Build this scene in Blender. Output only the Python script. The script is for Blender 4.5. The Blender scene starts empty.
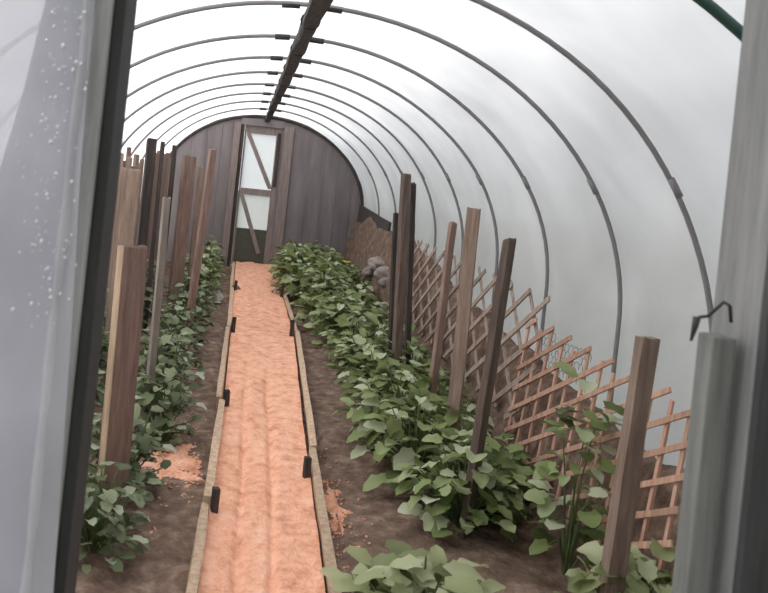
import bpy, bmesh, math, random
from mathutils import Vector, Matrix, noise, Quaternion

random.seed(11)
C = bpy.context.scene.collection
R = math.radians
sc = bpy.context.scene

# ------------------------------------------------------------------ camera frame
F = 800.0            # focal length in pixels of the 768x593 frame
EYE = 1.47
VX, VY = 248.0, 165.0
ROLL = R(6.0)
cR, sR = math.cos(ROLL), math.sin(ROLL)
CX, HALF, SPRING, RISE = 0.21, 1.50, 0.95, 1.25     # tunnel profile
Z0, Z1 = 1.36, 11.5                                    # near and far end of the tunnel


def at(px, py, d):
    dx, dy = px - VX, py - VY
    return Vector(((dx * cR + dy * sR) / F * d, d, EYE + (dx * sR - dy * cR) / F * d))


# ------------------------------------------------------------------ materials
def new_mat(name):
    m = bpy.data.materials.new(name)
    m.use_nodes = True
    m.node_tree.nodes.clear()
    return m, m.node_tree.nodes, m.node_tree.links


def ramp(N, stops):
    r = N.new('ShaderNodeValToRGB')
    e = r.color_ramp.elements
    while len(e) < len(stops):
        e.new(0.5)
    for k, (p, c) in enumerate(stops):
        e[k].position = p
        e[k].color = (c[0], c[1], c[2], 1)
    return r


def rough_mat(name, cols, scale=(6, 6, 6), nscale=3.0, detail=8, rough=0.85, bump=0.4, bscale=None, per_object=0.0, spec=0.3):
    """noise-coloured opaque material in object space"""
    m, N, L = new_mat(name)
    out = N.new('ShaderNodeOutputMaterial')
    p = N.new('ShaderNodeBsdfPrincipled')
    tc = N.new('ShaderNodeTexCoord')
    mp = N.new('ShaderNodeMapping')
    mp.inputs['Scale'].default_value = scale
    L.new(tc.outputs['Object'], mp.inputs['Vector'])
    nz = N.new('ShaderNodeTexNoise')
    nz.inputs['Scale'].default_value = nscale
    nz.inputs['Detail'].default_value = detail
    nz.inputs['Roughness'].default_value = 0.65
    L.new(mp.outputs[0], nz.inputs['Vector'])
    n = len(cols)
    rp = ramp(N, [(0.28 + 0.44 * k / max(1, n - 1), c) for k, c in enumerate(cols)])
    L.new(nz.outputs['Fac'], rp.inputs[0])
    col = rp.outputs[0]
    if per_object:
        oi = N.new('ShaderNodeObjectInfo')
        mr = N.new('ShaderNodeMapRange')
        mr.inputs[3].default_value = 1 - per_object
        mr.inputs[4].default_value = 1 + per_object
        L.new(oi.outputs['Random'], mr.inputs[0])
        hs = N.new('ShaderNodeHueSaturation')
        L.new(mr.outputs[0], hs.inputs['Value'])
        L.new(col, hs.inputs['Color'])
        col = hs.outputs[0]
    L.new(col, p.inputs['Base Color'])
    p.inputs['Roughness'].default_value = rough
    p.inputs['Specular IOR Level'].default_value = spec
    if bump:
        b = N.new('ShaderNodeBump')
        b.inputs['Strength'].default_value = bump
        b.inputs['Distance'].default_value = 0.01
        if bscale:
            n2 = N.new('ShaderNodeTexNoise')
            n2.inputs['Scale'].default_value = bscale
            n2.inputs['Detail'].default_value = 6
            L.new(tc.outputs['Object'], n2.inputs['Vector'])
            L.new(n2.outputs['Fac'], b.inputs['Height'])
        else:
            L.new(nz.outputs['Fac'], b.inputs['Height'])
        L.new(b.outputs[0], p.inputs['Normal'])
    L.new(p.outputs[0], out.inputs[0])
    return m


def wood(name, a, b, c, per=0.18):
    return rough_mat(name, [a, b, c], scale=(14, 14, 1.3), nscale=3.0, rough=0.8, bump=0.35, per_object=per)


def poly_mat(name, base, clear, milky, diffuse, patch=0.25, nscale=1.2, gloss=0.06):
    """translucent polythene: clear + light-scattering + dusty parts"""
    m, N, L = new_mat(name)
    out = N.new('ShaderNodeOutputMaterial')
    tr = N.new('ShaderNodeBsdfTransparent')
    tl = N.new('ShaderNodeBsdfTranslucent')
    df = N.new('ShaderNodeBsdfDiffuse')
    gl = N.new('ShaderNodeBsdfGlossy')
    gl.inputs['Roughness'].default_value = 0.25
    tc = N.new('ShaderNodeTexCoord')
    nz = N.new('ShaderNodeTexNoise')
    nz.inputs['Scale'].default_value = nscale
    nz.inputs['Detail'].default_value = 5
    nz.inputs['Distortion'].default_value = 0.6
    L.new(tc.outputs['Object'], nz.inputs['Vector'])
    lo = tuple(max(0, v * (1 - patch)) for v in base)
    rp = ramp(N, [(0.3, lo), (0.68, base)])
    L.new(nz.outputs['Fac'], rp.inputs[0])
    for s in (tl, df):
        L.new(rp.outputs[0], s.inputs['Color'])
    tr.inputs['Color'].default_value = (base[0], base[1], base[2], 1)
    tot = clear + milky + diffuse
    m1 = N.new('ShaderNodeMixShader')
    m1.inputs[0].default_value = diffuse / (milky + diffuse)
    L.new(tl.outputs[0], m1.inputs[1]); L.new(df.outputs[0], m1.inputs[2])
    m2 = N.new('ShaderNodeMixShader')
    m2.inputs[0].default_value = clear / tot
    L.new(m1.outputs[0], m2.inputs[1]); L.new(tr.outputs[0], m2.inputs[2])
    m3 = N.new('ShaderNodeMixShader')
    m3.inputs[0].default_value = gloss
    L.new(m2.outputs[0], m3.inputs[1]); L.new(gl.outputs[0], m3.inputs[2])
    L.new(m3.outputs[0], out.inputs[0])
    return m


def leaf_mat(name, cols, trans=0.3, rough=0.5):
    m, N, L = new_mat(name)
    out = N.new('ShaderNodeOutputMaterial')
    g = N.new('ShaderNodeNewGeometry')
    rp = ramp(N, [(k / (len(cols) - 1), c) for k, c in enumerate(cols)])
    L.new(g.outputs['Random Per Island'], rp.inputs[0])
    p = N.new('ShaderNodeBsdfPrincipled')
    p.inputs['Roughness'].default_value = rough
    p.inputs['Specular IOR Level'].default_value = 0.35
    t = N.new('ShaderNodeBsdfTranslucent')
    L.new(rp.outputs[0], p.inputs['Base Color'])
    L.new(rp.outputs[0], t.inputs['Color'])
    mx = N.new('ShaderNodeMixShader')
    mx.inputs[0].default_value = trans
    L.new(p.outputs[0], mx.inputs[1]); L.new(t.outputs[0], mx.inputs[2])
    L.new(mx.outputs[0], out.inputs[0])
    return m


def plain(name, col, rough=0.5, metal=0.0, spec=0.5):
    m, N, L = new_mat(name)
    out = N.new('ShaderNodeOutputMaterial')
    p = N.new('ShaderNodeBsdfPrincipled')
    nz = N.new('ShaderNodeTexNoise')
    nz.inputs['Scale'].default_value = 25
    rp = ramp(N, [(0.3, tuple(v * 0.8 for v in col)), (0.7, tuple(min(1, v * 1.15) for v in col))])
    L.new(nz.outputs['Fac'], rp.inputs[0])
    L.new(rp.outputs[0], p.inputs['Base Color'])
    p.inputs['Roughness'].default_value = rough
    p.inputs['Metallic'].default_value = metal
    p.inputs['Specular IOR Level'].default_value = spec
    L.new(p.outputs[0], out.inputs[0])
    return m


M = dict(
    cover=poly_mat('cover_polythene', (0.93, 0.94, 0.96), 0.03, 0.80, 0.17, patch=0.22, nscale=1.3),
    sheet=poly_mat('door_polythene', (0.72, 0.71, 0.78), 0.08, 0.5, 0.42, patch=0.25, nscale=2.5),
    rolled=poly_mat('rolled_polythene', (0.97, 0.97, 0.99), 0.02, 0.68, 0.3, patch=0.2, nscale=4),
    pane=poly_mat('pane_polythene', (0.9, 0.92, 0.93), 0.5, 0.4, 0.1, patch=0.1),
    soil=rough_mat('soil', [(0.08, 0.050, 0.037), (0.18, 0.118, 0.088), (0.36, 0.26, 0.205)], scale=(1, 1, 1), nscale=13, detail=12, rough=0.95, bump=0.9, bscale=45),
    sawdust=rough_mat('sawdust', [(0.55, 0.25, 0.155), (0.87, 0.445, 0.295), (0.97, 0.62, 0.46)], scale=(1, 1, 1), nscale=14, detail=14, rough=0.95, bump=1.0, bscale=70),
    grass=rough_mat('field', [(0.08, 0.085, 0.05), (0.12, 0.125, 0.08), (0.17, 0.165, 0.11)], scale=(1, 1, 1), nscale=2, rough=0.95, bump=0.2),
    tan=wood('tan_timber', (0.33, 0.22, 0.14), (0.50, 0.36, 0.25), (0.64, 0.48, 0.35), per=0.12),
    brown=wood('brown_timber', (0.15, 0.103, 0.082), (0.25, 0.178, 0.14), (0.36, 0.265, 0.215)),
    red=wood('reddish_timber', (0.135, 0.086, 0.072), (0.215, 0.143, 0.118), (0.30, 0.212, 0.178)),
    backlitbrown=wood('backlit_brown_timber', (0.07, 0.05, 0.042), (0.12, 0.088, 0.073), (0.19, 0.145, 0.12)),  # brown darkened so the shade of backlit stakes sits in the colour
    grey=wood('grey_timber', (0.16, 0.14, 0.125), (0.26, 0.225, 0.195), (0.36, 0.31, 0.27)),
    dark=wood('dark_timber', (0.025, 0.021, 0.020), (0.055, 0.045, 0.042), (0.10, 0.08, 0.072)),
    lath=wood('lath_timber', (0.34, 0.185, 0.13), (0.50, 0.30, 0.22), (0.62, 0.41, 0.31)),
    lathgrey=wood('weathered_lath_timber', (0.20, 0.145, 0.12), (0.33, 0.25, 0.21), (0.46, 0.36, 0.305)),
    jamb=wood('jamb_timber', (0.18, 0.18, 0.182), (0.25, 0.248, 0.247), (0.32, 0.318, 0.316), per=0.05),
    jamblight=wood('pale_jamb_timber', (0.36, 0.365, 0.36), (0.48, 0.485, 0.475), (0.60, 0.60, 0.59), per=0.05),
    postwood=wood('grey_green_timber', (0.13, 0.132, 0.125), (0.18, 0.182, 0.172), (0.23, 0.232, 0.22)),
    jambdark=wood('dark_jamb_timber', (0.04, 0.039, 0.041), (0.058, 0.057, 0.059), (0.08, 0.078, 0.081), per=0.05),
    wall=rough_mat('far_wall_boards', [(0.18, 0.157, 0.16), (0.235, 0.205, 0.21), (0.29, 0.258, 0.262)], scale=(2.0, 2.0, 0.35), nscale=3, rough=0.85, bump=0.15),
    doorwood=wood('door_timber', (0.20, 0.16, 0.15), (0.27, 0.22, 0.205), (0.35, 0.29, 0.27), per=0.05),
    doorpanel=rough_mat('door_panel', [(0.075, 0.082, 0.065), (0.11, 0.115, 0.09)], rough=0.8, bump=0.1),
    board=rough_mat('dark_side_board', [(0.05, 0.043, 0.043), (0.085, 0.07, 0.07)], rough=0.8, bump=0.2),
    pipe=plain('hoop_pipe', (0.22, 0.215, 0.225), 0.5, 0.0),
    greenpipe=plain('green_hoop_pipe', (0.035, 0.085, 0.07), 0.45, 0.1),
    clamp=plain('hoop_clamp', (0.03, 0.028, 0.03), 0.6),
    wire=plain('wire', (0.06, 0.05, 0.045), 0.5, 0.6),
    hook=plain('hook_metal', (0.05, 0.05, 0.05), 0.4, 0.6),
    stone=rough_mat('pale_stone', [(0.24, 0.2, 0.185), (0.42, 0.36, 0.335)], rough=0.9, bump=0.4, per_object=0.2),
    drop=plain('water_droplet', (0.85, 0.86, 0.92), 0.1, 0.0, 1.0),
    leaf=leaf_mat('mid_green_leaf', [(0.085, 0.11, 0.035), (0.17, 0.22, 0.075), (0.25, 0.315, 0.12), (0.36, 0.42, 0.21), (0.60, 0.64, 0.46)]),
    leafdark=leaf_mat('dull_green_leaf', [(0.06, 0.078, 0.036), (0.11, 0.145, 0.068), (0.17, 0.21, 0.105), (0.24, 0.28, 0.16), (0.46, 0.50, 0.38)]),
    leafpale=leaf_mat('pale_green_leaf', [(0.15, 0.18, 0.07), (0.30, 0.34, 0.16), (0.42, 0.46, 0.25), (0.55, 0.58, 0.37)], 0.35),
    stem=plain('plant_stem', (0.10, 0.14, 0.05), 0.6),
    flower=leaf_mat('yellow_petal', [(0.75, 0.55, 0.06), (0.85, 0.7, 0.12)]),
    rag=plain('pale_rag', (0.55, 0.52, 0.48), 0.9),
)

# ------------------------------------------------------------------ helpers
def obj(name, bm, mat, parent=None, smooth=False, loc=None):
    me = bpy.data.meshes.new(name)
    bm.normal_update()
    bm.to_mesh(me)
    bm.free()
    if smooth:
        for p in me.polygons:
            p.use_smooth = True
    me.materials.append(mat)
    o = bpy.data.objects.new(name, me)
    C.objects.link(o)
    if loc is not None:
        o.location = loc
    if parent:
        o.parent = parent
    return o


def tag(o, label=None, cat=None, group=None, kind=None):
    if label: o['label'] = label
    if cat: o['category'] = cat
    if group: o['group'] = group
    if kind: o['kind'] = kind
    return o


def empty(name, loc=(0, 0, 0), rz=0):
    o = bpy.data.objects.new(name, None)
    o.empty_display_size = 0.05
    C.objects.link(o)
    o.location = loc
    o.rotation_euler = (0, 0, rz)
    return o


def add_box(bm, lo, hi, bevel=0.0):
    x0, y0, z0 = lo; x1, y1, z1 = hi
    v = [bm.verts.new(p) for p in ((x0, y0, z0), (x1, y0, z0), (x1, y1, z0), (x0, y1, z0), (x0, y0, z1), (x1, y0, z1), (x1, y1, z1), (x0, y1, z1))]
    fs = [bm.faces.new([v[i] for i in f]) for f in ((0, 3, 2, 1), (4, 5, 6, 7), (0, 1, 5, 4), (1, 2, 6, 5), (2, 3, 7, 6), (3, 0, 4, 7))]
    if bevel:
        es = set(e for f in fs for e in f.edges)
        bmesh.ops.bevel(bm, geom=list(es), offset=bevel, segments=2, affect='EDGES', profile=0.6)


def add_bar(bm, p, q, w, t, side=None, bevel=0.003, cuts=0, jit=0.0):
    """rectangular bar p->q; w along 'side', t across"""
    p, q = Vector(p), Vector(q)
    d = (q - p)
    ln = d.length
    d.normalize()
    s = Vector(side) if side is not None else Vector((1, 0, 0))
    s = (s - d * s.dot(d)).normalized()
    n = d.cross(s)
    k = max(1, cuts + 1)
    rings = []
    for i in range(k + 1):
        c = p + d * (ln * i / k)
        j = [Vector((random.uniform(-jit, jit), random.uniform(-jit, jit), random.uniform(-jit, jit))) for _ in range(4)]
        rings.append([bm.verts.new(c + s * (a * w / 2) + n * (b * t / 2) + j[m]) for m, (a, b) in enumerate(((-1, -1), (1, -1), (1, 1), (-1, 1)))])
    fs = []
    for i in range(k):
        for m in range(4):
            fs.append(bm.faces.new((rings[i][m], rings[i][(m + 1) % 4], rings[i + 1][(m + 1) % 4], rings[i + 1][m])))
    a = bm.faces.new(rings[0][::-1]); b = bm.faces.new(rings[-1])
    if bevel:
        es = set(a.edges) | set(b.edges)
        for i in range(k):
            for m in range(4):
                e = bm.edges.get((rings[i][m], rings[i + 1][m]))
                if e: es.add(e)
        bmesh.ops.bevel(bm, geom=list(es), offset=bevel, segments=1, affect='EDGES')


def add_tube(bm, pts, r, sides=8, cap=True, radii=None):
    pts = [Vector(p) for p in pts]
    rings = []
    prev = None
    for i, c in enumerate(pts):
        if i == 0: d = pts[1] - pts[0]
        elif i == len(pts) - 1: d = pts[-1] - pts[-2]
        else: d = pts[i + 1] - pts[i - 1]
        d.normalize()
        if prev is None:
            u = d.orthogonal().normalized()
        else:
            u = (prev - d * prev.dot(d)).normalized()
        prev = u
        w = d.cross(u)
        rr = radii[i] if radii else r
        rings.append([bm.verts.new(c + (u * math.cos(2 * math.pi * k / sides) + w * math.sin(2 * math.pi * k / sides)) * rr) for k in range(sides)])
    for a, b in zip(rings, rings[1:]):
        for k in range(sides):
            bm.faces.new((a[k], a[(k + 1) % sides], b[(k + 1) % sides], b[k]))
    if cap:
        bm.faces.new(rings[0][::-1]); bm.faces.new(rings[-1])


def add_leaf(bm, pos, out, up, ln, wd, curl=0.35, cup=0.25, lobes=0.0):
    """broad leaf from pos along 'out', folded on its midrib and drooping"""
    out = out.normalized()
    up = (up - out * up.dot(out)).normalized()
    sd = out.cross(up)
    nr = 8 if ln > 0.065 else 6
    prof = [math.sqrt(max(0.01, 1 - ((i / nr - 0.42) / 0.585) ** 2)) for i in range(nr + 1)]
    rows = []
    ph = random.uniform(0, 6.28)
    for i in range(nr + 1):
        t = i / nr
        along = ln * t
        drop = -curl * ln * t * t
        row = []
        for k in range(-2, 3):
            w = k / 2 * wd / 2 * prof[i] * (1 + lobes * math.sin(t * 15 + ph))
            h = cup * abs(w) + 0.035 * ln * math.sin(t * 9 + ph + k) * abs(k) / 2
            back = -0.12 * ln * (abs(k) / 2) if i == 0 else 0
            row.append(bm.verts.new(pos + out * (along + back) + sd * w + up * (drop + h)))
        rows.append(row)
    for a, b in zip(rows, rows[1:]):
        for k in range(4):
            bm.faces.new((a[k], a[k + 1], b[k + 1], b[k]))


def prof(t, grow=0.0, y=9.0):
    """tunnel profile, t in 0..1 from the left foot over the ridge to the right foot -> (x, z); slightly taller near the doorway"""
    k = min(1, max(0, (3.7 - y) / 0.8))
    legs, rise = SPRING - 0.07 * k, RISE + 0.095 * k
    arc = math.pi * 0.5 * (3 * (HALF + rise) - math.sqrt((3 * HALF + rise) * (HALF + 3 * rise)))
    tot = 2 * legs + arc
    s = t * tot
    if s < legs:
        return CX - HALF - grow, s
    if s > legs + arc:
        return CX + HALF + grow, tot - s
    a = math.pi * (1 - (s - legs) / arc)
    return CX + (HALF + grow) * math.cos(a), legs + (rise + grow) * math.sin(a)


ORD = ['first', 'second', 'third', 'fourth', 'fifth', 'sixth', 'seventh', 'eighth', 'ninth', 'tenth', 'eleventh', 'twelfth', 'thirteenth',
       'fourteenth', 'fifteenth', 'sixteenth', 'seventeenth', 'eighteenth', 'nineteenth', 'twentieth', 'twenty-first', 'twenty-second', 'twenty-third', 'twenty-fourth']

# ------------------------------------------------------------------ camera
cam = bpy.data.objects.new('camera', bpy.data.cameras.new('camera'))
C.objects.link(cam)
cam.matrix_world = Matrix.Translation((0, 0, EYE)) @ Matrix.Rotation(R(90), 4, 'X') @ Matrix.Rotation(ROLL, 4, 'Z')
cam.data.sensor_width = 36
cam.data.lens = F / 768 * 36
cam.data.shift_x = (384 - VX) / 768
cam.data.shift_y = -(296.5 - VY) / 768
cam.data.clip_start = 0.05
cam.data.dof.use_dof = True
cam.data.dof.focus_distance = 5.0
cam.data.dof.aperture_fstop = 6.5
sc.camera = cam

# ------------------------------------------------------------------ setting: ground, soil, path
def bank_h(y):
    """crest height of the earth bank on the right"""
    k = min(1, max(0, (y - 5.6) / 2.2))
    return 0.46 + 0.14 * min(1, max(0, (y - 2.4) / 3)) + 0.28 * k


def soil_h(x, y):
    h = 0.035 * noise.noise(Vector((x * 1.7, y * 1.7, 0))) + 0.022 * noise.noise(Vector((x * 6, y * 6, 3))) + 0.012 * noise.noise(Vector((x * 17, y * 17, 7)))
    if 0.0 < x < 0.55:
        h = -0.02
    # beds mounded a little away from the path
    if x > 0.6:
        h += 0.04 * min(1, (x - 0.6) / 0.3)
    if x > 1.36:
        k = min(1, (x - 1.36) / 0.30)
        k = k * k * (3 - 2 * k)
        h = h * (1 - 0.4 * k) + k * (bank_h(y) + 0.09 * noise.noise(Vector((0.5, y * 1.6, 9))) + 0.03 * noise.noise(Vector((x * 6, y * 5, 2))))
    if x < -1.0:
        h += 0.15 * min(1, (-x - 1.0) / 0.2)
    return h


bm = bmesh.new()
nx, ny = 110, 400
xs = [CX - HALF + 0.012 + (2 * HALF - 0.024) * (i / nx + 0.30 * (i / nx) * (1 - i / nx)) for i in range(nx + 1)]
ys = [Z0 - 0.3 + (Z1 - Z0 + 0.28) * j / ny for j in range(ny + 1)]
g = [[bm.verts.new((x, y, soil_h(x, y))) for x in xs] for y in ys]
for j in range(ny):
    for i in range(nx):
        bm.faces.new((g[j][i], g[j][i + 1], g[j + 1][i + 1], g[j + 1][i]))
# skirt so the bed has depth
floor = obj('floor', bm, M['soil'], smooth=True)
tag(floor, 'brown soil beds with an earth bank along the right side', kind='structure')

bm = bmesh.new()
for (x0, x1, y0, y1) in ((-40, CX - HALF - 0.02, -25, 45), (CX + HALF + 0.02, 40, -25, 45), (CX - HALF - 0.02, CX + HALF + 0.02, -25, Z0 - 0.28), (CX - HALF - 0.02, CX + HALF + 0.02, Z1 + 0.0, 45)):
    v = [bm.verts.new(p) for p in ((x0, y0, -0.03), (x1, y0, -0.03), (x1, y1, -0.03), (x0, y1, -0.03))]
    bm.faces.new(v)
tag(obj('ground', bm, M['grass']), 'dull green field around the tunnel', kind='structure')

# path: right edge bows outwards with distance
RE = [(1.9, 0.40), (2.83, 0.425), (4.7, 0.475), (7.0, 0.555), (9.7, 0.545), (11.6, 0.47)]
LE = [(1.9, -0.03), (2.83, -0.02), (4.4, 0.0), (7.0, 0.0), (9.0, -0.02), (11.6, -0.03)]


def lerp(tab, y):
    for (a, u), (b, v) in zip(tab, tab[1:]):
        if y <= b:
            return u + (v - u) * max(0, (y - a) / (b - a))
    return tab[-1][1]


bm = bmesh.new()
rows = []
npx, npy = 46, 420
for j in range(npy + 1):
    y = 1.7 + (Z1 - 0.04 - 1.7) * j / npy
    l, r = lerp(LE, y) + 0.004, lerp(RE, y) - 0.004
    row = []
    for i in range(npx + 1):
        t = i / npx
        x = l + (r - l) * t
        h = 0.035 + 0.05 * max(0, (y - 8.0) / 3.5) + 0.020 * noise.noise(Vector((x * 5, y * 3, 1))) + 0.007 * noise.noise(Vector((x * 13 + y * 9, y * 13 - x * 9, 4))) + 0.005 * noise.noise(Vector((x * 38 - y * 23, y * 38 + x * 23, 8)))
        near = max(0, min(1, (6.5 - y) / 2))
        for gx in (0.27, 0.58):
            wob = 0.05 * noise.noise(Vector((gx * 9, y * 0.9, 5)))
            h -= near * (0.022 + 0.012 * noise.noise(Vector((gx * 7, y * 2.3, 1)))) * math.exp(-((t - gx - wob) / 0.04) ** 2)
        row.append(bm.verts.new((x, y, h)))
    rows.append(row)
for a, b in zip(rows, rows[1:]):
    for i in range(npx):
        bm.faces.new((a[i], a[i + 1], b[i + 1], b[i]))
path = obj('path', bm, M['sawdust'], smooth=True)
tag(path, 'orange sawdust path running straight to the far door', kind='structure')

# ------------------------------------------------------------------ cover, far wall, front end
HOOPS = [1.95, 2.83, 3.55, 4.42, 5.3, 6.15, 7.05, 7.95, 8.95, 10.1]
bm = bmesh.new()
nt, ny = 88, 260
rows = []
for j in range(ny + 1):
    y = Z0 + (Z1 + 0.03 - Z0) * j / ny
    dmin = min(abs(y - h) for h in HOOPS)
    sag = -0.012 * min(1, dmin / 0.35)
    row = []
    for i in range(nt + 1):
        t = i / nt
        w = 0.010 * noise.noise(Vector((t * 14, y * 1.1, 3))) + 0.006 * noise.noise(Vector((t * 40, y * 3 + t * 9, 6)))
        x, z = prof(t, 0.026 + sag + w, y)
        row.append(bm.verts.new((x, y, max(z, -0.02))))
    rows.append(row)
for a, b in zip(rows, rows[1:]):
    for i in range(nt):
        bm.faces.new((a[i], a[i + 1], b[i + 1], b[i]))
tag(obj('ceiling', bm, M['cover'], smooth=True), 'milky polythene sheet arched over the whole tunnel', kind='structure')

# far wall with a doorway cut out
DX0, DX1, DTOP = -0.10, 0.44, 2.05
bm = bmesh.new()
def arch_z(x):
    k = (x - CX) / (HALF + 0.02)
    return SPRING + (RISE + 0.02) * math.sqrt(max(0, 1 - k * k))
cols = sorted(set([round(CX - (HALF + 0.02) * math.cos(math.pi * k / 48), 5) for k in range(49)] + [DX0, DX1]))
vs = {}
def wv(x, y, z):
    key = (round(x, 5), round(y, 5), round(z, 5))
    if key not in vs: vs[key] = bm.verts.new(key)
    return vs[key]
for xa, xb in zip(cols, cols[1:]):
    lo = DTOP if DX0 - 1e-4 <= xa and xb <= DX1 + 1e-4 else -0.02
    q = [(xa, lo), (xb, lo), (xb, arch_z(xb)), (xa, arch_z(xa))]
    bm.faces.new([wv(x, Z1, z) for x, z in q])
    bm.faces.new([wv(x, Z1 + 0.05, z) for x, z in q[::-1]])
    bm.faces.new([wv(xa, Z1 + d_, arch_z(xa) if k_ else arch_z(xa)) for d_, k_ in ((0, 0), (0.05, 0))] + [wv(xb, Z1 + 0.05, arch_z(xb)), wv(xb, Z1, arch_z(xb))])
for x in (DX0, DX1):
    bm.faces.new([wv(x, Z1, -0.02), wv(x, Z1 + 0.05, -0.02), wv(x, Z1 + 0.05, DTOP), wv(x, Z1, DTOP)])
bm.faces.new([wv(DX0, Z1, DTOP), wv(DX0, Z1 + 0.05, DTOP), wv(DX1, Z1 + 0.05, DTOP), wv(DX1, Z1, DTOP)])
wallb = obj('wall_back', bm, M['wall'])
tag(wallb, 'dark grey arched end wall around the far door', kind='structure')
bm = bmesh.new()
for k in range(1, 14):
    x = CX - HALF + k * 2 * HALF / 14
    if DX0 - 0.12 < x < DX1 + 0.13:
        continue
    zt = SPRING + RISE * math.sqrt(max(0, 1 - ((x - CX) / HALF) ** 2)) - 0.03
    add_box(bm, (x - 0.012, Z1 - 0.012, 0.0), (x + 0.012, Z1 + 0.01, zt))
obj('cover_batten', bm, M['wall'], wallb)
bm = bmesh.new()
add_tube(bm, [(prof(t / 60, -0.01)[0], Z1 - 0.02, prof(t / 60, -0.01)[1]) for t in range(61)], 0.022, 8)
obj('arch_rim', bm, M['dark'], wallb, smooth=True)

# far door: casing, leaf with two polythene panes and diagonal braces
d1 = empty('door_1', (0, Z1, 0))
tag(d1, 'braced timber door with white polythene panes in the far wall', kind='structure')
def dbox(name, x0, x1, z0, z1, y0, y1, mat, parent=d1, bev=0.004):
    b = bmesh.new()
    add_box(b, (x0, y0, z0), (x1, y1, z1), bev)
    return obj(name, b, mat, parent)
dbox('casing', DX0 - 0.15, DX0 - 0.055, 0, DTOP + 0.02, -0.045, 0.0, M['doorwood'])
dbox('casing', DX1 + 0.03, DX1 + 0.17, 0, DTOP + 0.02, -0.045, 0.0, M['doorwood'])
dbox('casing', DX0 - 0.055, DX1 + 0.03, DTOP - 0.01, DTOP + 0.09, -0.03, 0.0, M['wall'])
dbox('jamb', DX0 - 0.052, DX0 + 0.0, 0, DTOP - 0.012, -0.03, 0.05, M['dark'])
leaf = dbox('leaf', DX0 + 0.004, DX0 + 0.03, 0.03, DTOP - 0.003, 0.01, 0.05, M['doorwood'])
dbox('stile', DX1 - 0.075, DX1 - 0.0005, 0.03, DTOP - 0.003, 0.01, 0.05, M['doorwood'])
dbox('stop', DX1 - 0.058, DX1 - 0.012, 1.2, DTOP - 0.08, -0.012, 0.009, M['dark'])
dbox('rail', DX0 + 0.031, DX1 - 0.076, DTOP - 0.12, DTOP - 0.003, 0.01, 0.05, M['doorwood'])
dbox('rail', DX0 + 0.031, DX1 - 0.076, 1.05, 1.14, 0.01, 0.05, M['doorwood'])
dbox('panel', DX0 + 0.031, DX1 - 0.076, 0.03, 0.56, 0.01, 0.05, M['doorpanel'])
dbox('pane', DX0 + 0.031, DX1 - 0.076, 0.561, 1.049, 0.03, 0.033, M['pane'], bev=0)
dbox('pane', DX0 + 0.031, DX1 - 0.076, 1.141, DTOP - 0.121, 0.03, 0.033, M['pane'], bev=0)
for p, q in (((DX0 + 0.06, DTOP - 0.12), (DX1 - 0.09, 1.16)), ((DX0 + 0.05, 1.05), (DX1 - 0.16, 0.22))):
    b = bmesh.new()
    add_bar(b, (p[0], -0.004, p[1]), (q[0], -0.004, q[1]), 0.06, 0.024, (1, 0, 0))
    obj('brace', b, M['doorwood'], d1)

# near doorway: two jambs, polythene end panels
d2 = empty('door_2', (0, 1.3, 0))
tag(d2, 'weathered timber doorway frame at the near end', kind='structure')
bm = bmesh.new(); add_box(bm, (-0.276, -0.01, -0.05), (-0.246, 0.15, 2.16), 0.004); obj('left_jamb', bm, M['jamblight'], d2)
bm = bmesh.new(); add_box(bm, (-0.2455, 0.012, -0.05), (-0.226, 0.125, 2.14), 0.003); obj('shaded_reveal', bm, M['jambdark'], d2)  # inner face of the jamb, its shade painted as dark timber
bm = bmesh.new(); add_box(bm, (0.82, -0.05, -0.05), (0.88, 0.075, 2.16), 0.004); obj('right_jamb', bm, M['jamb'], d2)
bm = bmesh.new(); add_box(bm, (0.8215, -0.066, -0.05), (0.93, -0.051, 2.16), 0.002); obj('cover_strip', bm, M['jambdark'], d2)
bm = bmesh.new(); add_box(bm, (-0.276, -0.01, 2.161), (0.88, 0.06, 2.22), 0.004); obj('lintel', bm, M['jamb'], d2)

tl = at(723, 336, 1.29)
bm = bmesh.new(); add_box(bm, (0.764, 1.272, -0.03), (0.803, 1.315, tl.z), 0.004)
tag(obj('post', bm, M['postwood']), 'short grey-green timber post standing inside the near right door jamb', 'post')

# hook hanging from the right jamb
bm = bmesh.new()
hp = [at(731, 322, 1.262), at(730, 306, 1.258), at(724, 302, 1.258), at(717, 308, 1.27), at(708, 316, 1.29), at(700, 317, 1.29), at(695, 320, 1.29)]
hk = empty('latch_hook', (0, 0, 0))
tag(hk, 'bent wire latch hook dangling from the near right door jamb', 'hook')
add_tube(bm, hp, 0.0028, 8)
obj('wire_arm', bm, M['hook'], hk, smooth=True)
bm = bmesh.new()
add_tube(bm, [at(697, 317, 1.29), at(695, 326, 1.29), at(691, 341, 1.29)], 0.004, 8, radii=[0.006, 0.005, 0.002])
obj('handle', bm, M['clamp'], hk, smooth=True)

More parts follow.
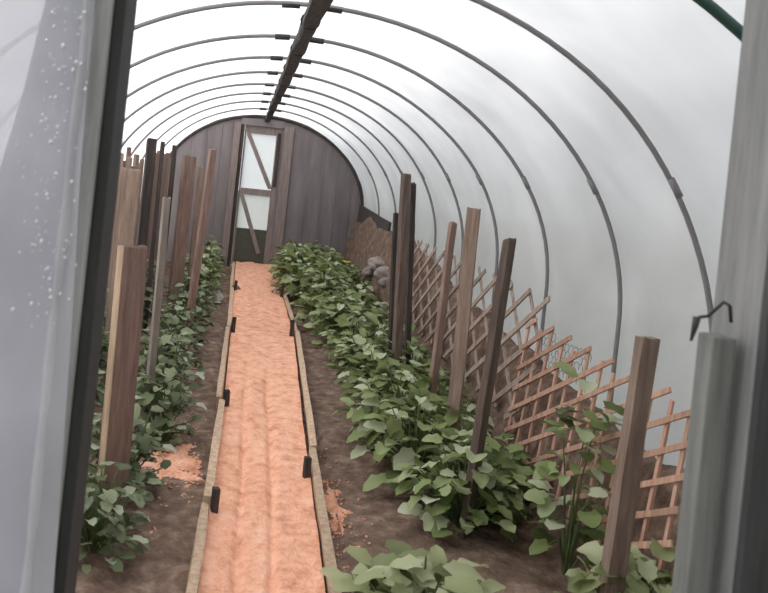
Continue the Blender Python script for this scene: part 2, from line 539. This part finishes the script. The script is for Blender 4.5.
# left end panel, hung with folds near the jamb
bm = bmesh.new()
rows = []
nu, nv = 60, 60
for j in range(nv + 1):
    z = -0.02 + 2.0 * j / nv
    row = []
    for i in range(nu + 1):
        u = i / nu
        xl = -1.24
        if z > SPRING:
            xl = CX - HALF * math.sqrt(max(0, 1 - ((z - SPRING) / RISE) ** 2))
        x = -0.273 + (min(xl, -0.285) + 0.273) * u
        d = -0.273 - x
        fold = 0.014 * math.exp(-d / 0.03) * math.sin(d * 160 + 3 * noise.noise(Vector((0, z * 1.6, 0)))) + 0.012 * noise.noise(Vector((x * 5, z * 1.4, 2)))
        row.append(bm.verts.new((x, 1.283 + fold - 0.012 * math.exp(-d / 0.02), z)))
    rows.append(row)
for a, b in zip(rows, rows[1:]):
    for i in range(nu):
        bm.faces.new((a[i], a[i + 1], b[i + 1], b[i]))
wf = tag(obj('wall_front', bm, M['sheet'], smooth=True), 'hazy lavender polythene panel spotted with droplets beside the near doorway', kind='structure')
# second ply folded over the part next to the jamb
bm = bmesh.new()
a0 = [at(48, -60, 1.262), at(46, 0, 1.262), at(24, 90, 1.262), at(-4, 180, 1.262), at(-60, 320, 1.262), at(-60, 700, 1.262)]
b0 = [at(101, -60, 1.262), at(95, 0, 1.262), at(87, 90, 1.262), at(80, 180, 1.262), at(72, 320, 1.262), at(46, 700, 1.262)]
rows = []
for a, b in zip(a0, b0):
    rows.append([bm.verts.new(a.lerp(b, k / 12) + Vector((0, 0.006 * noise.noise(Vector((k * 0.5, a.z * 4, 0))), 0))) for k in range(13)])
for a, b in zip(rows, rows[1:]):
    for k in range(12):
        bm.faces.new((a[k], a[k + 1], b[k + 1], b[k]))
obj('overlap', bm, M['sheet'], wf, smooth=True)
# gathered edge of the polythene, rolled along the jamb
bm = bmesh.new()
add_tube(bm, [Vector((-0.279 + 0.004 * noise.noise(Vector((0, k * 0.35, 2))), 1.268 + 0.004 * noise.noise(Vector((k * 0.4, 0, 5))), -0.02 + k * 0.05)) for k in range(44)], 0.008, 10, radii=[0.010 + 0.003 * noise.noise(Vector((k * 0.5, 3, 3))) for k in range(44)])
obj('rolled_edge', bm, M['rolled'], wf, smooth=True)
# droplets
bm = bmesh.new()
for k in range(150):
    py = random.uniform(5, 330)
    mid = 72 - py * 0.11
    px = random.gauss(mid, 15)
    if not (4 < px < 92): continue
    c = at(px, py, 1.252)
    rr = random.choice((0.0012, 0.0016, 0.002, 0.0028)) * random.uniform(0.8, 1.2)
    bmesh.ops.create_icosphere(bm, subdivisions=1, radius=rr, matrix=Matrix.Translation(c) @ Matrix.Diagonal((1, 0.5, random.uniform(1, 1.7), 1)))
dr = obj('droplets', bm, M['drop'], wf, smooth=True)
dr['kind'] = 'stuff'

# right end panel: dark boarding beyond the jamb
bm = bmesh.new()
n = 5
for k in range(n):
    x0 = 0.882 + k * 0.16
    x1 = min(x0 + 0.157, 1.655)
    zt = SPRING + RISE * math.sqrt(max(0, 1 - ((x1 - CX) / HALF) ** 2)) - 0.01
    add_box(bm, (x0, 1.275, -0.02), (x1, 1.30, zt), 0.003)
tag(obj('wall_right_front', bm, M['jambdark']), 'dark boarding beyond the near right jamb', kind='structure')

# ------------------------------------------------------------------ hoops and ridge
for k, y in enumerate(HOOPS):
    h = empty('hoop', (CX, y, 0))
    if k == 0:
        lab = 'dark green pipe hoop crossing the top right, nearest to the doorway'
    else:
        lab = '%s grey pipe hoop beyond the green one, under the polythene cover' % ORD[k - 1]
    tag(h, lab, 'hoop', 'pipe hoops holding up the cover')
    bm = bmesh.new()
    pts = []
    for i in range(71):
        x, z = prof(i / 70, 0.0, y)
        j = 0.006 * noise.noise(Vector((i * 0.12, y, 1)))
        pts.append((x - CX + j, 0.01 * noise.noise(Vector((i * 0.1, y, 4))), z - 0.03 if i in (0, 70) else z + j))
    add_tube(bm, pts, 0.0105 if k else 0.0145, 8)
    obj('pipe', bm, M['greenpipe'] if k == 0 else M['pipe'], h, smooth=True)
    for t in (0.26, 0.74):
        bm = bmesh.new()
        p = [(prof(t + s, 0, y)[0] - CX, 0, prof(t + s, 0, y)[1]) for s in (-0.006, 0, 0.006)]
        add_tube(bm, p, 0.0132, 8)
        obj('sleeve', bm, M['pipe'], h, smooth=True)
    for s in (-1, 1):
        bm = bmesh.new()
        p = [(prof(0.5 + s * d, 0, y)[0] - CX, 0, prof(0.5 + s * d, 0, y)[1] - 0.004) for d in (0.008, 0.014, 0.020)]
        add_tube(bm, p, 0.016, 8)
        obj('clamp', bm, M['clamp'], h, smooth=True)
bm = bmesh.new()
rp = empty('ridge_pole', (CX, 0, 0))
RZ = SPRING + RISE - 0.062
add_bar(bm, (0, Z0 + 0.06, RZ), (0, Z1 - 0.03, RZ), 0.072, 0.06, (1, 0, 0), 0.012, cuts=30, jit=0.006)
obj('beam', bm, M['dark'], rp)
for y in HOOPS:
    bm = bmesh.new()
    add_tube(bm, [(math.cos(a) * 0.043, y + 0.02 + 0.012 * math.sin(a * 1.5), RZ + math.sin(a) * 0.037) for a in [i * math.pi / 6 for i in range(13)]], 0.004, 5)
    obj('binding', bm, M['clamp'], rp, smooth=True)
tag(rp, 'dark ridge pole running along the crown of the tunnel', 'beam')

# ------------------------------------------------------------------ dark side board at the far right
bm = bmesh.new()
add_bar(bm, (1.63, 9.0, 0.52), (1.63, 11.42, 0.60), 0.95, 0.03, (0.06, 0, 1), 0.004, cuts=6, jit=0.004)
tag(obj('side_board', bm, M['board']), 'dark grey board on edge against the far right side', 'board')

# ------------------------------------------------------------------ stakes
def stake(name, top, low, d, w, t, mat, label, rz=0.0, slope=0.0, cat='stake', group=None, bury=-0.12):
    p = at(top[0], top[1], d)
    q = at(low[0], low[1], d)
    dirn = (q - p).normalized()
    bot = p + dirn * ((bury - p.z) / dirn.z)
    b = bmesh.new()
    side = Vector((math.cos(rz), math.sin(rz), 0))
    base = bot.copy(); base.z = 0
    base.x = p.x + dirn.x * ((0 - p.z) / dirn.z)
    add_bar(b, bot - base, p - base, w, t, side, 0.004, cuts=7, jit=0.0022)
    if slope:
        zt = max(v.co.z for v in b.verts)
        for v in b.verts:
            if v.co.z > zt - 0.02:
                v.co.z += slope * (v.co.x - (p - base).x)
    # a chipped, slightly split head
    zt = max(v.co.z for v in b.verts)
    for v in b.verts:
        if v.co.z > zt - 0.012:
            v.co.z += random.uniform(-0.012, 0.006)
    o = obj(name, b, mat, loc=base)
    return tag(o, label, cat, group)

GR = 'timber stakes in the right bed'
GL = 'timber stakes in the left bed'
stake('stake', (648, 336), (611, 585), 2.48, 0.058, 0.045, M['brown'], 'brown square stake with pale top in front of the near trellis', 0.12, group=GR)
stake('stake', (510, 238), (480, 432), 3.28, 0.050, 0.032, M['backlitbrown'], 'leaning dark-topped stake standing closest to the near end of the far trellis', 0.65, 0.2, group=GR)
stake('stake', (474, 208), (454, 415), 3.83, 0.058, 0.040, M['brown'], 'broad flat-topped brown stake midway along the right bed', -0.5, group=GR)
stake('stake', (453, 222), (431, 400), 4.4, 0.040, 0.032, M['red'], 'thin reddish leaning stake just behind the broad flat-topped one', 0.4, group=GR)
stake('stake', (406, 174), (396, 372), 5.1, 0.052, 0.05, M['backlitbrown'], 'tallest stake of the right bed, with a dark rounded top', 0.3, group=GR)
stake('stake', (413, 183), (408, 330), 5.35, 0.036, 0.03, M['dark'], 'slim black stake close behind the tallest right-bed stake', 0.2, group=GR)
stake('stake', (396, 213), (391, 345), 5.6, 0.034, 0.034, M['dark'], 'short dark stake on the path side of the tallest right-bed stake', 0.2, group=GR)

stake('plank', (134, 246), (118, 425), 3.2, 0.125, 0.035, M['red'], 'wide pale-edged plank standing nearest the doorway in the left bed', 0.85, cat='plank', group=GL)
pk = bpy.data.objects['plank']
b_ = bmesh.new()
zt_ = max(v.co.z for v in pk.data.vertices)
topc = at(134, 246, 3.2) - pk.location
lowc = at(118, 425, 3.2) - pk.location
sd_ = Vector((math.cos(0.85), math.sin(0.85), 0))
add_bar(b_, lowc + (lowc - topc) * 0.3 - sd_ * 0.066, topc - sd_ * 0.066, 0.006, 0.037, sd_, 0.001)  # strip of paler timber paints the light caught by the plank's edge
ed = obj('lit_edge', b_, M['tan'], pk); ed['label'] = 'pale lit edge'
stake('stake', (167, 196), (150, 384), 4.2, 0.036, 0.032, M['grey'], 'slender greenish stake beside the near pale-edged plank', 0.5, group=GL)
stake('stake', (152, 139), (141, 250), 5.4, 0.062, 0.05, M['dark'], 'tall black-topped post rising highest over the left bed', 0.4, group=GL)
stake('plank', (131, 169), (118, 300), 5.0, 0.125, 0.03, M['brown'], 'broad flat-topped plank just in front of the tall black-topped post', 0.15, cat='plank', group=GL)
stake('stake', (163, 142), (156, 215), 6.5, 0.036, 0.03, M['dark'], 'thin dark stake right behind the tall black-topped left post', 0.1, group=GL)
stake('stake', (175, 145), (168, 215), 7.2, 0.040, 0.03, M['dark'], 'thin dark stake with ragged top, two behind the tall black-topped post', 0.3, group=GL)
stake('stake', (213, 149), (192, 300), 6.3, 0.055, 0.04, M['red'], 'reddish leaning stake of the left bed closest to the far door', 0.5, group=GL)
stake('stake', (190, 156), (176, 285), 7.0, 0.12, 0.04, M['red'], 'stout reddish stake midway between the black-topped post and far door', 0.6, group=GL)
stake('stake', (122, 153), (112, 240), 5.8, 0.032, 0.03, M['brown'], 'thin brown stake seen beside the near left jamb', 0.2, group=GL)
stake('stake', (130, 157), (122, 220), 6.3, 0.040, 0.03, M['brown'], 'brown stake poking up behind the broad flat-topped plank', 0.2, group=GL)
stake('stake', (201, 166), (190, 290), 8.2, 0.06, 0.04, M['brown'], 'brown stake behind the reddish leaning one, near the far end', 0.3, group=GL)

# row of rough boards along the left side
nb = 20
y = 6.3
for k in range(nb):
    w = random.uniform(0.19, 0.27)
    hgt = random.uniform(1.27, 1.48)
    b = bmesh.new()
    add_bar(b, (0, 0, -0.02), (random.uniform(-0.02, 0.02), random.uniform(-0.03, 0.03), hgt), w, 0.022, (random.uniform(-0.05, 0.05), 1, 0), 0.004, cuts=6, jit=0.003)
    x = -1.06 + random.uniform(-0.015, 0.015)
    o = obj('upright_board', b, random.choice((M['red'], M['brown'], M['red'])), loc=(x, y + w / 2, soil_h(x, y + w / 2)))
    tag(o, 'rough brown upright board lining the left side, %s counting from the near end' % ORD[k], 'board', 'upright boards lining the left side')
    y += w + random.uniform(0.008, 0.03)

# ------------------------------------------------------------------ path edging and pegs
def edging(tab, y0, y1, off, label, tilt=0.0, end=0.0, h=0.085):
    b = bmesh.new()
    xa, xb = lerp(tab, y0) + off, lerp(tab, y1) + off + end
    add_bar(b, (xa, y0, h / 2 - 0.005), (xb, y1, h / 2 - 0.005 + random.uniform(-0.006, 0.006)), 0.036, h, (1, 0, tilt), 0.005, cuts=6, jit=0.003)
    tag(obj('edging_board', b, M['tan']), label, 'board', 'boards edging the sawdust path')

ledges = [(1.75, 3.28, -0.022, 0.006), (3.34, 4.72, -0.010, 0.0), (4.78, 6.85, -0.024, 0.0), (6.9, 9.0, -0.016, 0.004), (9.05, 11.4, -0.022, 0.0)]
redges = [(1.75, 4.05, 0.022, -0.004), (4.1, 6.95, 0.03, 0.0), (7.0, 8.9, 0.024, -0.004), (8.95, 11.4, 0.024, 0.0)]
for k, (a, b_, o_, e_) in enumerate(ledges):
    edging(LE, a, b_, o_, 'tan board on edge along the left of the path, %s from the doorway' % ORD[k], end=e_, tilt=random.uniform(-0.15, 0.1))
for k, (a, b_, o_, e_) in enumerate(redges):
    edging(RE, a, b_, o_, 'tan board on edge along the right of the path, %s from the doorway' % ORD[k], end=e_, tilt=random.uniform(-0.05, 0.25))
def peg(x, y, h, label):
    b = bmesh.new()
    add_bar(b, (0, 0, -0.1), (random.uniform(-.006, .006), 0.0, h), 0.03, 0.03, (1, 0.3, 0), 0.003, cuts=2, jit=0.002)
    tag(obj('peg', b, M['dark'], loc=(x, y, 0)), label, 'peg', 'pegs holding the path edging')
for k, yy in enumerate((3.31, 4.75, 6.87, 9.02)):
    peg(lerp(LE, yy) + 0.022, yy, 0.13 if k < 2 else 0.16, 'dark wooden peg against the left path edging, %s from the doorway' % ORD[k])
for k, yy in enumerate((3.75, 6.97, 8.92)):
    peg(lerp(RE, yy) - 0.022, yy, 0.14 if k < 1 else 0.17, 'dark wooden peg against the right path edging, %s from the doorway' % ORD[k])

# spilt sawdust
def spill(cx, cy, rx, ry, label, seed, flakes=160):
    b = bmesh.new()
    NR, NS = 40, 120
    rings = []
    for i in range(1, NR + 1):
        f_ = i / NR
        rg = []
        for k in range(NS):
            a = k * 2 * math.pi / NS
            rad = f_ * (1 + 0.35 * noise.noise(Vector((math.cos(a) * 1.3 + seed, math.sin(a) * 1.3, 0))))
            x, yv = cx + rx * rad * math.cos(a), cy + ry * rad * math.sin(a)
            rg.append(b.verts.new((x, yv, soil_h(x, yv) + 0.026 * (1 - f_) - 0.009 + 0.016 * noise.noise(Vector((x * 13, yv * 13, seed))) + 0.011 * noise.noise(Vector((x * 55, yv * 55, seed))))))
        rings.append(rg)
    b.faces.new(rings[0])
    for p, q in zip(rings, rings[1:]):
        for k in range(NS):
            b.faces.new((p[k], q[k], q[(k + 1) % NS], p[(k + 1) % NS]))
    bmesh.ops.recalc_face_normals(b, faces=b.faces[:])
    for k in range(flakes):
        a, rr = random.uniform(0, 6.28), abs(random.gauss(0.9, 0.5))
        x, yv = cx + rx * rr * math.cos(a), cy + ry * 1.4 * rr * math.sin(a)
        if lerp(LE, yv) - 0.05 < x < lerp(RE, yv) + 0.05: continue
        z = soil_h(x, yv) + 0.004
        sz, th = random.uniform(0.004, 0.013), random.uniform(0, 3.1)
        u = Vector((math.cos(th), math.sin(th), random.uniform(-.3, .3))) * sz
        v = Vector((-math.sin(th), math.cos(th), random.uniform(-.3, .3))) * sz * 0.6
        c = Vector((x, yv, z))
        top = [b.verts.new(c + q) for q in (u, v, -u, -v)]
        bot = [b.verts.new(c + q * 0.8 - Vector((0, 0, 0.004))) for q in (u, v, -u, -v)]
        b.faces.new(top); b.faces.new(bot[::-1])
        for m in range(4): b.faces.new((top[m], bot[m], bot[(m + 1) % 4], top[(m + 1) % 4]))
    tag(obj('sawdust_heap', b, M['sawdust'], smooth=True), label, 'sawdust', kind='stuff')
spill(-0.20, 3.9, 0.17, 0.34, 'orange sawdust spilt on the soil left of the path', 2)
spill(0.55, 3.6, 0.07, 0.32, 'thin scatter of sawdust on the soil right of the path', 9)

# clod and stones, rag
def rock(name, x, y, z, s, mat, label, cat, group=None, flat=0.7):
    b = bmesh.new()
    bmesh.ops.create_icosphere(b, subdivisions=3, radius=s)
    sd = random.uniform(0, 99)
    for v in b.verts:
        v.co *= 1 + 0.35 * noise.noise(v.co / s * 0.9 + Vector((sd, 0, 0))) + 0.12 * noise.noise(v.co / s * 3 + Vector((sd, 5, 0)))
        v.co.z *= flat
    o = obj(name, b, mat, loc=(x, y, z + s * flat * 0.5))
    return tag(o, label, cat, group)
rock('clod', 0.01, 9.1, 0.03, 0.06, M['soil'], 'dark clod of earth lying on the path near its far end', 'clod')
rock('rag', -0.18, 8.4, 0.02, 0.075, M['rag'], 'crumpled pale rag beside the left path edging', 'rag', flat=0.9)
for k in range(7):
    x = 1.54 + random.uniform(-0.05, 0.05); yv = 8.05 + k * 0.14
    rock('stone', x, yv, soil_h(x, yv) - 0.02, random.uniform(0.07, 0.11), M['stone'], 'pale rough stone on the far end of the earth bank, %s from the trellis' % ORD[k], 'stone', 'pale stones on the bank')

# ------------------------------------------------------------------ trellis panels
def bank_x(y):
    return 1.47
def trellis(name, y0, y1, z0, z1, x0, lean, k1, sp1, k2, sp2, mat1, mat2, label, w=0.024, t=0.009, skew=0.0):
    """laths in a plane leaning to +x; family 1 rises towards the camera with slope k1, family 2 is steeper"""
    root = empty(name, (x0, (y0 + y1) / 2, z0))
    tag(root, label, 'trellis', 'lath trellis panels on the bank')
    yc = (y0 + y1) / 2
    def P(y, z, off=0.0):
        return Vector(((z - z0) * lean + off, y - yc, z - z0))
    def clip(fy, lo=y0, hi=y1):
        return max(lo, min(hi, fy))
    # family 1: z = c + k1*(y1 - y)
    c = z0 - k1 * (y1 - y0)
    fam = []
    while c < z1:
        c += sp1
        # y where z hits z0 and z1
        ya = clip(y1 - (z0 - c) / k1); yb = clip(y1 - (z1 - c) / k1)
        za, zb = c + k1 * (y1 - ya), c + k1 * (y1 - yb)
        if ya - yb > 0.12:
            fam.append((ya, za, yb, zb))
    for ya, za, yb, zb in fam:
        b = bmesh.new()
        e = random.uniform(-0.03, 0.03)
        add_bar(b, P(ya, za, -t / 2 - 0.001), P(yb - e * 0.5, zb + e * 0.5 * k1, -t / 2 - 0.001), w, t, (0, k1, 1), 0.0015, cuts=4, jit=0.0012)
        obj('lath', b, mat1, root)
    if k2 is None:
        yy = y0 + 0.05
        while yy < y1 - 0.02:
            b = bmesh.new()
            lo = z0 - 0.05 + random.uniform(-0.02, 0.02); hi = z1 + random.uniform(-0.06, 0.0)
            add_bar(b, P(yy, lo, t / 2 + 0.001), P(yy + random.uniform(-0.02, 0.02), hi, t / 2 + 0.001), w, t, (0, 1, 0), 0.0015, cuts=3, jit=0.0012)
            obj('upright_lath', b, mat2, root)
            yy += sp2
    else:
        c = z0
        c = z0 - k2 * 0
        c0 = z0 - 0.0
        cc = z0 - k2 * (y1 - y0)
        while cc < z1:
            cc += sp2
            # z = cc + k2*(y - y0)
            ya = clip(y0 + (z0 - cc) / k2); yb = clip(y0 + (z1 - cc) / k2)
            za, zb = cc + k2 * (ya - y0), cc + k2 * (yb - y0)
            if yb - ya > 0.1:
                b = bmesh.new()
                add_bar(b, P(ya, za, t / 2 + 0.001), P(yb, zb, t / 2 + 0.001), w, t, (0, -k2, 1), 0.0015, cuts=3, jit=0.0012)
                obj('cross_lath', b, mat2, root)
    return root

trellis('trellis', 2.54, 4.1, 0.20, 0.86, 1.45, 0.10, 0.52, 0.108, None, 0.135, M['lath'], M['lath'], 'near reddish lath trellis leaning on the bank by the brown stake', w=0.021)
trellis('trellis', 3.9, 7.4, 0.30, 0.97, 1.47, 0.10, 0.65, 0.17, 0.85, 0.26, M['lathgrey'], M['lathgrey'], 'far weathered brown trellis with diamond openings along the bank', w=0.028)

# chicken wire on the bank between the two panels
bm = bmesh.new()
s = 0.022
def hexpt(u, v):
    yv = 3.45 + u; z = 0.66 + v
    return Vector((1.54 + 0.1 * v + 0.015 * noise.noise(Vector((u * 6, v * 6, 0))), yv, z + 0.02 * noise.noise(Vector((u * 4, v * 4, 5)))))
for r_ in range(5):
    for q_ in range(14):
        cx_ = q_ * s * 1.732 + (s * 0.866 if r_ % 2 else 0)
        cy_ = r_ * s * 1.5
        if random.random() < 0.12: continue
        for a0, a1 in ((30, 90), (90, 150), (150, 210)):
            add_tube(bm, [hexpt(cx_ + s * math.cos(R(a)), cy_ + s * math.sin(R(a))) for a in (a0, a1)], 0.001, 4, cap=False)
tag(obj('wire_netting', bm, M['wire']), 'torn dark wire netting on the bank between the two trellises', 'netting')

# ------------------------------------------------------------------ plants
def plant_parts(n, rad, hgt, lmin, lmax, seed, lobes=0.1, upward=0.5, rosette=False, stem_every=2):
    random.seed(seed)
    lb, sb = bmesh.new(), bmesh.new()
    for k in range(n):
        a = random.uniform(0, 2 * math.pi)
        if rosette:
            el = random.uniform(0.15, 1.15)
            rr = 0.25 + 0.55 * math.cos(el)
        else:
            el = math.asin(random.uniform(0.0, 1.0) ** 0.8)
            rr = math.sqrt(random.uniform(0.25, 1.0))
        dirv = Vector((math.cos(a) * math.cos(el), math.sin(a) * math.cos(el), math.sin(el)))
        p = Vector((dirv.x * rad * rr, dirv.y * rad * rr, 0.04 + dirv.z * hgt * rr))
        ln = random.uniform(lmin, lmax)
        outw = Vector((dirv.x, dirv.y, 0))
        if outw.length < 0.01: outw = Vector((1, 0, 0))
        outw = outw.normalized() + Vector((random.uniform(-.7, .7), random.uniform(-.7, .7), random.uniform(-.25, upward)))
        upv = Vector((random.uniform(-.45, .45), random.uniform(-.45, .45), 1)) + dirv * 0.5
        add_leaf(lb, p, outw, upv, ln, ln * random.uniform(0.7, 0.95), random.uniform(0.1, 0.5), random.uniform(0.0, 0.4), lobes)
        b0 = Vector((random.uniform(-.02, .02), random.uniform(-.02, .02), -0.03))
        mid = b0.lerp(p, 0.5) + Vector((0, 0, 0.12 * hgt))
        if k % stem_every == 0:
            add_tube(sb, [b0, mid, p], 0.004, 5, cap=False, radii=[0.006, 0.004, 0.0025])
    return lb, sb


def make_plant(name, leafmat, **kw):
    root = empty(name)
    lb, sb = plant_parts(**kw)
    obj('leaves', lb, leafmat, root, smooth=True)
    obj('stems', sb, M['stem'], root, smooth=True)
    return root


protos = {
    'bush': [make_plant('leafy_plant', M['leaf'], n=150, rad=0.24, hgt=0.36, lmin=0.045, lmax=0.09, seed=s) for s in (1, 2, 3)],
    'big': [make_plant('leafy_plant', M['leaf'], n=145, rad=0.27, hgt=0.36, lmin=0.055, lmax=0.108, seed=s, lobes=0.14) for s in (4, 5)],
    'dull': [make_plant('leafy_plant', M['leafdark'], n=120, rad=0.23, hgt=0.36, lmin=0.04, lmax=0.08, seed=s) for s in (6, 7, 8)],
    'pale': [make_plant('broad_leaved_plant', M['leafpale'], n=170, rad=0.22, hgt=0.22, lmin=0.045, lmax=0.095, seed=s, lobes=0.12, upward=0.7) for s in (9, 10)],
    'mid': [make_plant('climbing_plant', M['leaf'], n=85, rad=0.13, hgt=0.80, lmin=0.05, lmax=0.09, seed=15, stem_every=9)],
    'tall': [make_plant('climbing_plant', M['leafdark'], n=120, rad=0.17, hgt=0.62, lmin=0.05, lmax=0.09, seed=s) for s in (12, 13)],
}
used = set()
random.seed(77)


def put(kind, x, y, label, group, sxy=1.0, sz=1.0, rz=None):
    pr = random.choice(protos[kind])
    if pr.name in used:
        r_ = pr.copy(); C.objects.link(r_)
        for ch in list(pr.children):
            c = ch.copy(); C.objects.link(c); c.parent = r_
            if ch.get('label'): pass
    else:
        used.add(pr.name)
        r_ = pr
    r_.location = (x, y, soil_h(x, y) - 0.005)
    r_.rotation_euler = (0, 0, random.uniform(0, 6.28) if rz is None else rz)
    r_.scale = (sxy, sxy, sz)
    return tag(r_, label, 'plant', group)


G1 = 'leafy plants in the right bed'
# path-side row of the right bed
k = 0
for yv, xv, kd, a, b_ in ((3.38, 1.06, 'big', 0.9, 0.9), (3.85, 0.95, 'big', 1.0, 1.0), (4.35, 0.93, 'big', 0.95, 0.95), (4.95, 0.98, 'bush', 1.05, 0.95), (5.55, 0.97, 'bush', 1.0, 0.9), (6.15, 0.98, 'big', 0.95, 0.9),
                         (6.8, 0.93, 'bush', 1.05, 1.0), (7.4, 0.9, 'big', 1.0, 1.05), (8.0, 0.9, 'bush', 1.1, 1.15), (8.6, 0.85, 'bush', 1.1, 1.25)):
    put(kd, xv, yv, 'green plant in the right bed, path-side row, %s from the doorway' % ORD[k], G1, a * 1.05, b_ * 1.1)
    k += 1
k = 0
for yv, xv, kd, a, b_ in ((3.62, 1.22, 'big', 0.75, 0.95), (4.1, 1.2, 'bush', 0.8, 1.0), (4.65, 1.22, 'bush', 0.85, 1.0), (5.2, 1.2, 'big', 0.85, 1.0), (5.8, 1.22, 'bush', 0.85, 1.0),
                         (6.4, 1.2, 'bush', 0.9, 1.0), (7.0, 1.18, 'big', 0.9, 1.0), (7.6, 1.2, 'bush', 0.95, 1.1), (8.2, 1.22, 'bush', 0.95, 1.15)):
    put(kd, xv, yv, 'green plant in the right bed, bank-side row, %s from the doorway' % ORD[k], G1, a, b_)
    k += 1
k = 0
for row, xv in enumerate((0.72, 1.05, 1.28)):
    for yv in (9.2, 9.75, 10.3, 10.85):
        p = put('bush' if (row + int(yv)) % 3 else 'big', xv + random.uniform(-.05, .05), yv,
            'green plant in the far right thicket, %s of the %s' % (ORD[int((yv - 9.2) / 0.55 + 0.1)], ('line beside the path', 'middle line', 'line under the bank')[row]), G1, 1.1 if row < 2 else 0.95, 1.35 if row < 2 else 1.05)
        k += 1
# yellow flower
fl = bmesh.new()
for a in range(5):
    an = a * 2 * math.pi / 5
    add_leaf(fl, Vector((0, 0, 0)), Vector((math.cos(an), math.sin(an), 0.5)), Vector((0, 0, 1)), 0.06, 0.035, 0.2, 0.2)
fo = obj('flower', fl, M['flower'], smooth=True)
fp = put('bush', 1.02, 8.75, 'leafy plant carrying a yellow flower, in front of the far thicket', G1, 1.0, 1.25)
fo.parent = fp
fo.location = (-0.02, -0.2, 0.40)
fo['label'] = 'yellow flower'

G3 = 'pale broad-leaved plants by the doorway'
put('pale', 0.69, 2.48, 'pale broad-leaved plant at the near end of the bed beside the path', G3, 1.25, 1.15, 0.4)
put('pale', 1.37, 2.52, 'pale broad-leaved plant around the foot of the brown square stake', G3, 0.95, 1.3, 2.0)
put('mid', 1.37, 3.05, 'taller climbing plant in front of the near trellis', 'climbing plants', 1.0, 1.0)

G2 = 'leafy plants in the left bed'
k = 0
for yv, xv, kd, a, b_ in ((2.95, -0.42, 'dull', 0.85, 0.85), (3.45, -0.40, 'dull', 0.95, 1.1), (4.15, -0.30, 'dull', 0.9, 1.05), (4.7, -0.36, 'dull', 1.0, 1.15), (5.3, -0.40, 'dull', 1.0, 1.15), (6.0, -0.40, 'dull', 1.0, 1.1),
                         (6.8, -0.38, 'dull', 1.0, 1.2), (7.6, -0.38, 'dull', 1.0, 1.2), (8.4, -0.4, 'bush', 1.0, 1.25), (9.2, -0.4, 'bush', 1.0, 1.3), (10.0, -0.42, 'dull', 1.05, 1.3), (10.8, -0.42, 'dull', 1.05, 1.3)):
    put(kd, xv, yv, 'dull green plant in the left bed, path-side row, %s from the doorway' % ORD[k], G2, a, b_)
    k += 1
k = 0
for yv, xv, kd, a, b_ in ((3.3, -0.80, 'tall', 1.0, 0.8), (4.0, -0.82, 'tall', 1.05, 0.9), (4.7, -0.85, 'tall', 1.1, 0.9), (5.5, -0.85, 'tall', 1.1, 0.9), (6.4, -0.85, 'tall', 1.1, 0.85), (7.4, -0.82, 'tall', 1.1, 0.85)):
    put(kd, xv, yv, 'tall climbing plant in the back of the left bed, %s from the doorway' % ORD[k], 'climbing plants', a, b_)
    k += 1

for lst in protos.values():
    for pr in lst:
        if pr.name not in used:
            for ch in list(pr.children):
                bpy.data.objects.remove(ch)
            bpy.data.objects.remove(pr)

# ------------------------------------------------------------------ light: bright overcast sky, sun veiled to the left
w = bpy.data.worlds.new('world')
sc.world = w
w.use_nodes = True
N, L = w.node_tree.nodes, w.node_tree.links
N.clear()
out = N.new('ShaderNodeOutputWorld')
bg = N.new('ShaderNodeBackground')
tc = N.new('ShaderNodeTexCoord')
sp = N.new('ShaderNodeSeparateXYZ')
L.new(tc.outputs['Generated'], sp.inputs[0])
# brightness = 0.75 + 0.5*up - 0.45*x + .25*y
def mth(op, a, b):
    n_ = N.new('ShaderNodeMath'); n_.operation = op
    for i, v in enumerate((a, b)):
        if isinstance(v, (int, float)): n_.inputs[i].default_value = v
        else: L.new(v, n_.inputs[i])
    return n_.outputs[0]
val = mth('ADD', 0.74, mth('MULTIPLY', sp.outputs['Z'], 0.40))
val = mth('ADD', val, mth('MULTIPLY', sp.outputs['X'], -0.62))
val = mth('ADD', val, mth('MULTIPLY', sp.outputs['Y'], 0.30))
val = mth('MAXIMUM', val, 0.15)
bg.inputs['Color'].default_value = (0.95, 0.97, 1.0, 1)
L.new(val, bg.inputs['Strength'])
L.new(bg.outputs[0], out.inputs[0])
sun = bpy.data.objects.new('sun', bpy.data.lights.new('sun', 'SUN'))
C.objects.link(sun)
sun.data.energy = 3.2
sun.data.angle = R(25)
sun.data.color = (1.0, 0.95, 0.88)
sun.rotation_euler = Vector((0.75, -0.2, -0.75)).to_track_quat('-Z', 'Y').to_euler()

sc.view_settings.view_transform = 'Standard'
sc.view_settings.look = 'None'
sc.view_settings.gamma = 1
sc.view_settings.exposure = 0.35
sc.cycles.max_bounces = 12
sc.cycles.diffuse_bounces = 5
sc.cycles.transparent_max_bounces = 16
